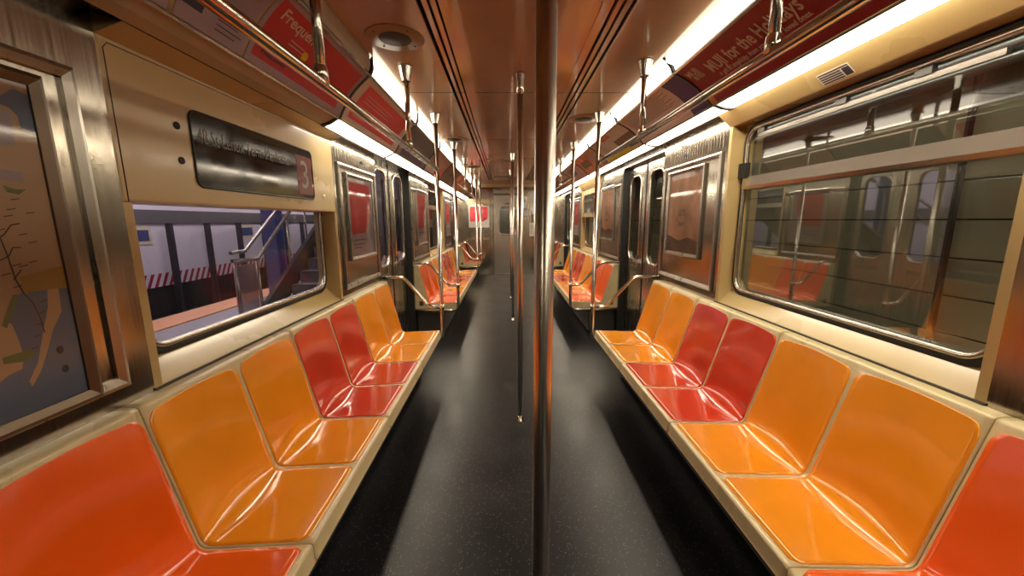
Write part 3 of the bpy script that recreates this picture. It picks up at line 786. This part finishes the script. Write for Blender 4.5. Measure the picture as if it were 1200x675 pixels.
for side in ('left', 'right'):
    S = SIDES[side]
    bench(side, S['yend'], S['pitch'], 0, SEQ, [
        'pair of yellow-orange seats at the far end of the near %s bench' % side, 'pair of deep red seats in the near %s bench' % side,
        'large pair of yellow-orange seats between red and red-orange pairs on the near %s bench' % side, 'nearest pair of red-orange seats at the bottom %s corner' % side])
    bench(side, 8.29, .425, 1, SEQ, ['yellow-orange seat pair at the far end of the middle %s bench' % side, 'red seat pair in the middle %s bench, past the near doors' % side,
        'yellow-orange seat pair in mid middle %s bench' % side, 'red-orange seat pair at the near end of the middle %s bench' % side])
    bench(side, 10.50, .44, 2, ['redorange'], ['lone red-orange seat pair beside the end wall on the %s' % side])

# ------------------------------------------------------------------ grab rails
def flare(mb, x, y, z=CZ, h=.085):
    return mb.lathe([(.046, z - .0005), (.045, z - .008), (.026, z - h), (.026, z - h - .004)], x, y, 20)
PR = .0195
def bench_end(side, y, label, direction):
    """tube from the ceiling, round the bench corner to the wall, with a sloping arm bar"""
    S = SIDES[side]; s = S['s']; W = S['wall']; x = s * .725
    root = empty('bench_end_rail', (x, y, .33)); tag(root, label, 'grab rail', 'bench end rails')
    p = round_path([(x, y, CZ - .05), (x, y, .34), (s * (W - .004), y, .34)], .09)
    MB().tube(p, PR, 16).build('pole', M['chrome'], root)
    flare(MB(), x, y).build('ceiling_socket', M['chrome'], root)
    p = round_path([(x, y, .668), (s * .845, y, .668), (s * (1.075 if s < 0 else 1.11), y, .955), (s * (W - .004), y, .955)], .10)
    MB().tube(p, .0165, 14).build('arm_bar', M['chrome'], root)
    MB().lathe([(.024, .64), (.024, .696)], x, y, 16).build('joint_collar', M['chrome'], root)
def overhead(side, y0, y1, hang, label):
    S = SIDES[side]; s = S['s']; u, z = S['rail']
    root = empty('overhead_handrail', (s * u, (y0 + y1) / 2, z)); tag(root, label, 'handrail', 'overhead handrails')
    MB().tube([(s * u, y0 + .018, z), (s * u, y1 - .018, z)], PR, 16).build('rail', M['chrome'], root)
    for y in hang:
        m = MB().tube([(s * u, y, z), (s * u, y, CZ - .05)], .0165, 14); m.lathe([(.024, z - .004), (.021, z + .05), (.0168, z + .055)], s * u, y, 16)
        hg = m.build('hanger', M['chrome'], root)
        flare(MB(), s * u, y).build('ceiling_socket', M['chrome'], hg)
for side in ('left', 'right'):
    S = SIDES[side]; e = S['yend'] + .018; b0 = S['yend'] - 8 * S['pitch'] - .03
    bench_end(side, e, 'steel pole with sloping arm bar at the far end of the near %s bench' % side, -1)
    bench_end(side, 4.868, 'steel pole with sloping arm bar at the near end of the middle %s bench' % side, 1)
    bench_end(side, 8.315, 'steel pole with arm bar at the far end of the middle %s bench' % side, -1)
    bench_end(side, 9.595, 'steel pole with arm bar beside the last %s seat pair' % side, 1)
    overhead(side, b0, e, S['hang'], 'steel handrail hung over the near %s bench' % side)
    overhead(side, 4.868, 8.315, (6.05, 7.2), 'steel handrail hung over the middle %s bench' % side)
    overhead(side, 9.595, END - .02, (), 'short steel handrail over the last %s seat pair' % side)
for y, lab, r in ((1.0, 'nearest full-height steel pole in the middle of the aisle', .0262), (2.68, 'second full-height steel pole in the aisle, its foot in plain view', .0205), (5.64, 'third full-height steel pole in the aisle, opposite the far bench', .0205), (7.36, 'fourth and farthest full-height steel pole in the aisle', .0205)):
    x = -.006
    root = empty('floor_pole', (x, y, 0)); tag(root, lab, 'pole', 'aisle poles')
    MB().lathe([(r, .03), (r, CZ - .1)], x, y, 40).build('pole', M['pole'], root)
    MB().lathe([(r + .012, .0006), (r + .012, .006), (r + .005, .010), (r + .004, .036), (r, .04)], x, y, 24).build('foot_collar', M['chrome'], root)
    m = MB().lathe([(r + .014, CZ - .0005), (r + .013, CZ - .01), (r + .003, CZ - .085), (r + .003, CZ - .115), (r, CZ - .118)], x, y, 24); m.build('ceiling_socket', M['chrome'], root)

# ------------------------------------------------------------------ ceiling speakers
for x, y, lab in ((-.675, 2.2, 'round ceiling speaker nearest the viewer on the left'), (-.70, 4.7, 'round ceiling speaker above the near left doorway'),
                  (.63, 3.80, 'round ceiling speaker just before the near right doorway'), (.66, 6.2, 'round ceiling speaker far along the right side'), (-.70, 7.0, 'round ceiling speaker far along the left side')):
    root = empty('ceiling_speaker', (x, y, CZ - .012)); tag(root, lab, 'speaker', 'ceiling speakers')
    MB().lathe([(.150, CZ - .0003), (.149, CZ - .004), (.146, CZ - .006), (.0, CZ - .0061)], x, y, 40).build('mounting_ring', M['speaker_ring'], root)
    MB().lathe([(.083, CZ - .006), (.082, CZ - .0075), (.0, CZ - .0078)], x, y, 32).build('grille', M['speaker_mesh'], root)
    for k in range(4):
        a = PI / 4 + k * PI / 2; MB().lathe([(.006, CZ - .0060), (.004, CZ - .0085)], x + .118 * math.cos(a), y + .118 * math.sin(a), 8).build('screw', M['dark_steel'], root)

# ------------------------------------------------------------------ end wall
ew = empty('wall_end', (0, END, 0)); tag(ew, 'end bulkhead of the car with steel panels', 'wall', kind='structure')
MB().box(-1.45, -.44, END, END + .08, 0, CZ + .05).build('end_panel', M['steel_h'], ew)
MB().box(.285, 1.49, END, END + .08, 0, CZ + .05).build('end_panel', M['steel_h'], ew)
MB().box(-.44, .285, END, END + .08, 2.0, CZ + .05).build('door_head', M['steel'], ew)
MB().box(-1.15, -.46, END - .006, END, 1.93, 2.06).build('vent_strip', M['tan'], ew)
MB().box(-.53, -.47, END - .012, END, .40, 2.06).build('corner_post', M['steel'], ew)
m = MB().box(-.80, .74, 10.15, END - .001, 2.335, CZ - .001); cdp = tag(m.build('trim_5', M['ceiling']), 'low brown ceiling drop before the end wall', 'trim', kind='structure')
MB().box(-.80, .74, 10.13, 10.15, 2.325, 2.335).build('drop_edge', M['dark_steel'], cdp)
MB().box(-.86, -.46, END - .02, END, 2.07, 2.335).build('equipment_cover', M['mauve_ad'], ew)
MB().box(-.42, .27, END - .02, END, 2.21, 2.29).build('header_panel', M['frame'], ew)
MB().box(-.42, .27, END - .02, END, 2.02, 2.17).build('header_panel', M['frame'], ew)
MB().box(-.42, .27, END - .016, END, 2.17, 2.21).build('header_gap', M['dark_steel'], ew)
dr = empty('door_7', (-.08, END + .02, 0)); tag(dr, 'steel end door with a rounded window', 'door', kind='structure')
P = lambda x, z, d: (x, END + .012 + d, z)
m = MB(); plate_hole(m, P, (-.43, .275, .012, 2.0), rrect(-.275, .175, 1.115, 1.86, .07), .04); m.build('door_leaf', M['frame'], dr)
MB().tube([P(x, z, -.003) for x, z in rrect(-.275, .175, 1.115, 1.86, .07, 8)], .017, 10, closed=True).build('window_trim', M['chrome'], dr)
m = MB(); loop_plate(m, P, rrect(-.274, .174, 1.116, 1.859, .07, 8), .015, .0151); m.f = m.f[:1]; m.sm = m.sm[:1]; m.build('pane', M['glass_dark'], dr)
MB().box(-.43, .27, END - .015, END + .012, 0, .03).build('kick_sill', M['frame'], dr)
m = MB(); 
for k in range(2): m.box(-.12 + .0, .12, END + .006, END + .012, 1.92 + .028 * k, 1.935 + .028 * k)
m.build('notice_strip', M['ink'], dr)
nx = empty('wall_next', (0, END + .75, 0)); tag(nx, 'end of the next car seen through the end door window', 'wall', kind='structure')
MB().box(-.6, .5, END + .7, END + .75, 0, 2.4).build('next_panel', M['frame'], nx)
MB().box(-.3, .2, END + .69, END + .70, 1.0, 1.8).build('next_window', M['tunnel'], nx)
MB().box(-.6, .5, END + .1, END + .75, 2.35, 2.4).build('gangway_roof', M['dark_steel'], nx)
MB().tube([(-.3, END + .35, 2.25), (.25, END + .35, 2.25)], .03, 8).build('added_gangway_fill', M['st_light'], nx)  # hidden emitter added to lighten what shows through the end door window
# round red sticker on the end door window
root = empty('round_sticker', (.165, END + .025, 1.153)); tag(root, 'round red and white sticker on the end door window', 'sticker')
def disc(cx, cz, r, y): return [(cx + r * math.cos(k * PI / 12), y, cz + r * math.sin(k * PI / 12)) for k in range(24)]
m = MB(); m.add(disc(.165, 1.215, .062, END + .0255), [tuple(range(24))]); m.build('red_disc', M['pink'], root)
m = MB(); m.add(disc(.165, 1.215, .038, END + .0250), [tuple(range(24))]); m.build('white_centre', M['white'], root)
m = MB(); m.add([(.135, END + .0245, 1.207), (.195, END + .0245, 1.207), (.195, END + .0245, 1.223), (.135, END + .0245, 1.223)], [(0, 1, 2, 3)]); m.build('bar', M['pink'], root)
# poster on the end wall
root = empty('end_wall_poster', (-.835, END, 1.31)); tag(root, 'white edged poster with a red folded sheet on the end wall left of the door', 'poster')
PP = lambda a, b, d: (-1.113 + a, END - .002 - d, 1.31 + b)
m = MB().box(-1.115, -.557, END - .002, END, 1.308, 1.895); m.build('poster_back', M['white'], root)
poster_folded(PP, .555, .583, root)
# steel ledge under the poster
m = MB().box(-1.15, -.55, END - .012, END, .985, 1.03); tag(m.build('steel_strip', M['chrome']), 'bright steel strip on the end wall below the red poster', 'trim')
# intercom, notice and handle right of the end door
root = empty('intercom_unit', (.40, END, 1.62)); tag(root, 'small steel intercom unit on the end wall right of the door', 'intercom')
MB().box(.34, .47, END - .05, END, 1.80, 2.14).build('housing', M['frame'], root, bevel=.02)
MB().tube([(.415, END - .05, 2.0), (.415, END - .062, 2.0)], .022, 14).build('button', M['dark_steel'], root)
MB().box(.36, .60, END - .035, END, 1.60, 1.79).build('lower_box', M['steel'], root, bevel=.012)
m = MB().tube(round_path([(.62, END - .0, 1.45), (.62, END - .06, 1.45), (.62, END - .06, 1.66), (.62, END, 1.66)], .03), .014, 10); tag(m.build('grab_handle', M['dark_steel']), 'dark grab handle on the end wall right of the door', 'handle')
root = empty('white_notice', (.62, END, 1.08)); tag(root, 'tall white notice on the end wall right of the door', 'notice')
MB().box(.545, .665, END - .003, END, 1.07, 1.42).build('notice_sheet', M['white'], root)
m = MB()
for k in range(6): m.box(.56, .65 - .01 * (k % 3), END - .0038, END - .003, 1.13 + .045 * k, 1.145 + .045 * k)
m.build('printing', M['ink'], root)

# ------------------------------------------------------------------ station on the left
m = MB().box(-5.48, -1.62, -6, 22, -.5, -.02); tag(m.build('floor_platform', M['st_floor']), 'pale concrete station platform outside the left window', 'platform', kind='structure')
m = MB().box(-5.50, -4.95, -6, 22, -.02, .0); tag(m.build('trim_4', M['st_orange']), 'orange tactile strip along the far platform edge', 'trim', kind='structure')
m = MB().box(-12, -5.50, -6, 30, -1.4, -1.2); tag(m.build('floor_trackbed', M['st_bed']), 'dark track bed beyond the platform', 'track bed', kind='structure')
sw = empty('wall_station', (-10, 10, -1.2)); tag(sw, 'white tiled station wall across the tracks', 'wall', kind='structure')
MB().box(-10.2, -10, -6, 32, .035, 1.445).build('white_tiles', M['st_tile'], sw)
MB().box(-10.2, -10, -6, 32, -.34, .035).build('stripe_base', M['st_tile'], sw)
MB().box(-10.2, -10.02, -6, 32, -1.2, -.34).build('dark_footing', M['st_bed'], sw)
MB().box(-10.25, -9.93, -6, 32, 1.445, 1.82).build('beam', M['st_beam'], sw)
MB().box(-10.25, -9.95, -6, 32, 1.82, 3.4).build('upper_wall', M['st_tile'], sw)
m = MB()
y = 4.0
while y < 24:
    m.add([(-9.998, y, -.34), (-9.998, y + .11, -.34), (-9.998, y + .30, .035), (-9.998, y + .19, .035)], [(0, 1, 2, 3)]); y += .235
m.build('hazard_stripes', M['st_red'], sw)
for k, y in enumerate((5.4, 6.87, 8.34, 9.81, 11.27, 12.69, 14.16, 15.6, 17.05, 18.5, 20.0)):
    o = empty('station_column', (-9.7, y, -1.2)); tag(o, 'dark steel post in front of the tiled station wall', 'column', 'dark posts along the tiled wall')
    MB().box(-9.80, -9.66, y - .055, y + .055, -1.2, 1.445).build('shaft', M['st_dark'], o)
    MB().box(-9.86, -9.60, y - .10, y + .10, -1.2, -1.1).build('base_plate', M['st_dark'], o)
for y0, y1, lab in ((10.05, 10.95, 'blue station name tablet at the left end of the tiled wall'), (14.42, 15.35, 'blue station name tablet behind the stair handrail')):
    o = empty('name_tablet', (-9.99, (y0 + y1) / 2, .9)); tag(o, lab, 'sign')
    MB().box(-9.998, -9.97, y0, y1, .88, 1.36).build('tablet_border', M['beige_ad'], o)
    MB().box(-9.97, -9.962, y0 + .09, y1 - .09, .97, 1.27).build('tablet_face', M['st_blue'], o)
o = empty('blue_column', (-4.72, 7.8, -.02)); tag(o, 'blue painted steel column on the platform behind the stairs', 'column')
MB().box(-4.85, -4.60, 7.64, 7.67, -.02, 3.39).build('flange', M['st_blue'], o); MB().box(-4.85, -4.60, 7.90, 7.93, -.02, 3.39).build('flange', M['st_blue'], o)
MB().box(-4.74, -4.71, 7.67, 7.90, -.02, 3.39).build('web', M['st_blue'], o)
# stairs rising away to the right
st = empty('station_stairs', (-3, 6, -.02)); tag(st, 'concrete stairs with steel handrails on the platform outside the left window', 'stairs')
m = MB(); n = 15; Y0 = 5.35
prof = []
for k in range(n): prof += [(Y0 + .26 * k, .175 * k), (Y0 + .26 * k, .175 * (k + 1))]
prof += [(Y0 + .26 * n, .175 * n), (Y0 + .26 * n, .175 * n - .4), (Y0 + .35, -.01)]
nP = len(prof)
m.add([(-3.40, y, z) for y, z in prof] + [(-2.35, y, z) for y, z in prof], [tuple(range(nP)), tuple(range(2 * nP - 1, nP - 1, -1))] + [(i, (i + 1) % nP, nP + (i + 1) % nP, nP + i) for i in range(nP)])
m.build('steps', M['st_stair'], st)
m = MB()
for k in range(n): m.box(-3.40, -2.35, Y0 - .012 + .26 * k, Y0 + .03 + .26 * k, .175 * (k + 1) - .012, .175 * (k + 1) + .004)
m.build('step_nosing', M['st_beam'], st)
for x in (-3.45,):
    m = MB(); m.add([(x - .03, Y0 - .1, 0), (x - .03, 9.3, 2.45), (x - .03, 9.3, 2.95), (x - .03, Y0 - .1, .36)] + [(x + .03, Y0 - .1, 0), (x + .03, 9.3, 2.45), (x + .03, 9.3, 2.95), (x + .03, Y0 - .1, .36)],
        [(0, 1, 2, 3), (7, 6, 5, 4), (0, 1, 5, 4), (1, 2, 6, 5), (2, 3, 7, 6), (3, 0, 4, 7)]); m.build('stringer', M['st_beam'], st)
for pts in (((4.80, 1.00), (5.31, .985), (6.2, 1.64), (8.4, 3.26)), ((4.79, 1.10), (5.06, 1.107), (5.78, 1.60), (7.9, 3.06))):
    x = -3.5
    MB().tube(round_path([(x, y, z) for y, z in pts], .06), .024, 12).build('handrail', M['frame'], st)
for y in (4.85, 5.28): MB().tube([(-3.5, y, 0), (-3.5, y, 1.0)], .02, 10).build('rail_post', M['frame'], st)
m = MB().box(-3.515, -3.485, 4.82, 5.25, .05, .93); m.build('parapet_panel', M['glow'], st)
for k in range(4):
    m = MB().tube([(-3.5, 6.1 + .55 * k, .55 + .37 * k), (-3.5, 6.1 + .55 * k, 1.55 + .40 * k)], .016, 8); m.build('baluster', M['frame'], st)
sc_ = empty('ceiling_station', (-6, 8, 3.4)); tag(sc_, 'pale station ceiling with tube lights', 'ceiling', kind='structure')
MB().box(-12, -1.6, -6, 32, 3.4, 3.6).build('slab', M['st_tile'], sc_)
for k, (x, y) in enumerate(((-3.6, 2.0), (-3.6, 6.5), (-3.6, 11), (-8.3, 6.0), (-8.3, 10.5), (-8.3, 15), (-8.3, 19.5))):
    o = MB().box(x - .09, x + .09, y - 1.8, y + 1.8, 3.33, 3.3995).build('tube_light', M['frame'], sc_)
    MB().tube([(x, y - 1.75, 3.31), (x, y + 1.75, 3.31)], .05, 10).build('tube', M['st_light'], o)
# dark wall on the right
tw = empty('wall_tunnel', (2.6, 4, -1)); tag(tw, 'dark olive panelled tunnel wall outside the right window', 'wall', kind='structure')
m = MB()
zz = [-1.0, -.6, -.13, .10, .33, .56, .79, 1.02, 1.25, 1.48, 1.71, 1.94, 2.6, 3.4]
for z0, z1 in zip(zz, zz[1:]): m.box(2.6, 2.7, -4, 14, z0 + .005, z1 - .005)
m.build('wall_panels', M['tunnel'], tw)
MB().box(2.66, 2.75, -4, 14, -1, 3.4).build('backing', M['black'], tw)
m = MB()
for y in (-2, 1.1, 2.3, 4.4, 6.5): m.box(2.57, 2.6, y, y + .02, -1, 2.6)
m.build('cover_strips', M['st_dark'], tw)
m = MB()
for z in (2.30, 2.37, 2.44, 2.51): m.tube([(2.52, -4, z), (2.52, 14, z)], .03, 8)
m.build('ribbed_duct', M['tunnel_pipe'], tw)
m = MB().box(1.5, 2.75, -4, 14, -1.1, -1.0); tag(m.build('floor_tunnel', M['st_bed']), 'dark track bed on the right', 'track bed', kind='structure')
tc_ = empty('ceiling_tunnel', (2.1, 5, 3.4)); tag(tc_, 'dark tunnel ceiling on the right with an added fill tube', 'ceiling', kind='structure')
MB().box(1.5, 2.75, -4, 14, 3.4, 3.5).build('slab', M['st_bed'], tc_)
lm = MB().box(1.75, 1.95, .2, 5.8, 3.32, 3.3995).build('added_fill_housing', M['frame'], tc_)
MB().tube([(1.85, .3, 3.28), (1.85, 5.7, 3.28)], .04, 8).build('tube', emit('added_fill_tube', (1., .97, .78), 20), lm)  # out-of-view fill tube and housing, added to brighten the olive wall

# ------------------------------------------------------------------ world, camera, view
w = bpy.data.worlds.new('World'); SC.world = w; w.use_nodes = True
w.node_tree.nodes['Background'].inputs[0].default_value = (.02, .02, .025, 1); w.node_tree.nodes['Background'].inputs[1].default_value = .3
RM = [[0.9998668776024671, -0.005999273257066668, 0.01517352279070718], [-0.015978848062135887, -0.17182733875036646, 0.9849974832823554], [-0.003302043019138558, -0.985108813471057, -0.17190032615892822]]
cam = bpy.data.cameras.new('camera'); co = bpy.data.objects.new('camera', cam); COL.objects.link(co)
right = Vector((RM[0][0], RM[1][0], RM[2][0])); down = Vector((RM[0][1], RM[1][1], RM[2][1])); fwd = Vector((RM[0][2], RM[1][2], RM[2][2]))
mt = Matrix((right, -down, -fwd)).transposed().to_4x4(); mt.translation = Vector((-.105, 0, 1.48))
co.matrix_world = mt
cam.sensor_width = 36; cam.lens = 450 * 36 / 1200; cam.clip_start = .02
SC.camera = co
SC.view_settings.view_transform = 'Standard'; SC.view_settings.look = 'None'; SC.view_settings.gamma = 1; SC.view_settings.exposure = 0.0
SC.view_settings.use_curve_mapping = False
SC.cycles.max_bounces = 10; SC.cycles.diffuse_bounces = 4; SC.cycles.glossy_bounces = 5; SC.cycles.transparent_max_bounces = 12
SC.cycles.caustics_reflective = False; SC.cycles.caustics_refractive = False
SC.cycles.sample_clamp_indirect = 6
SC.cycles.use_denoising = True
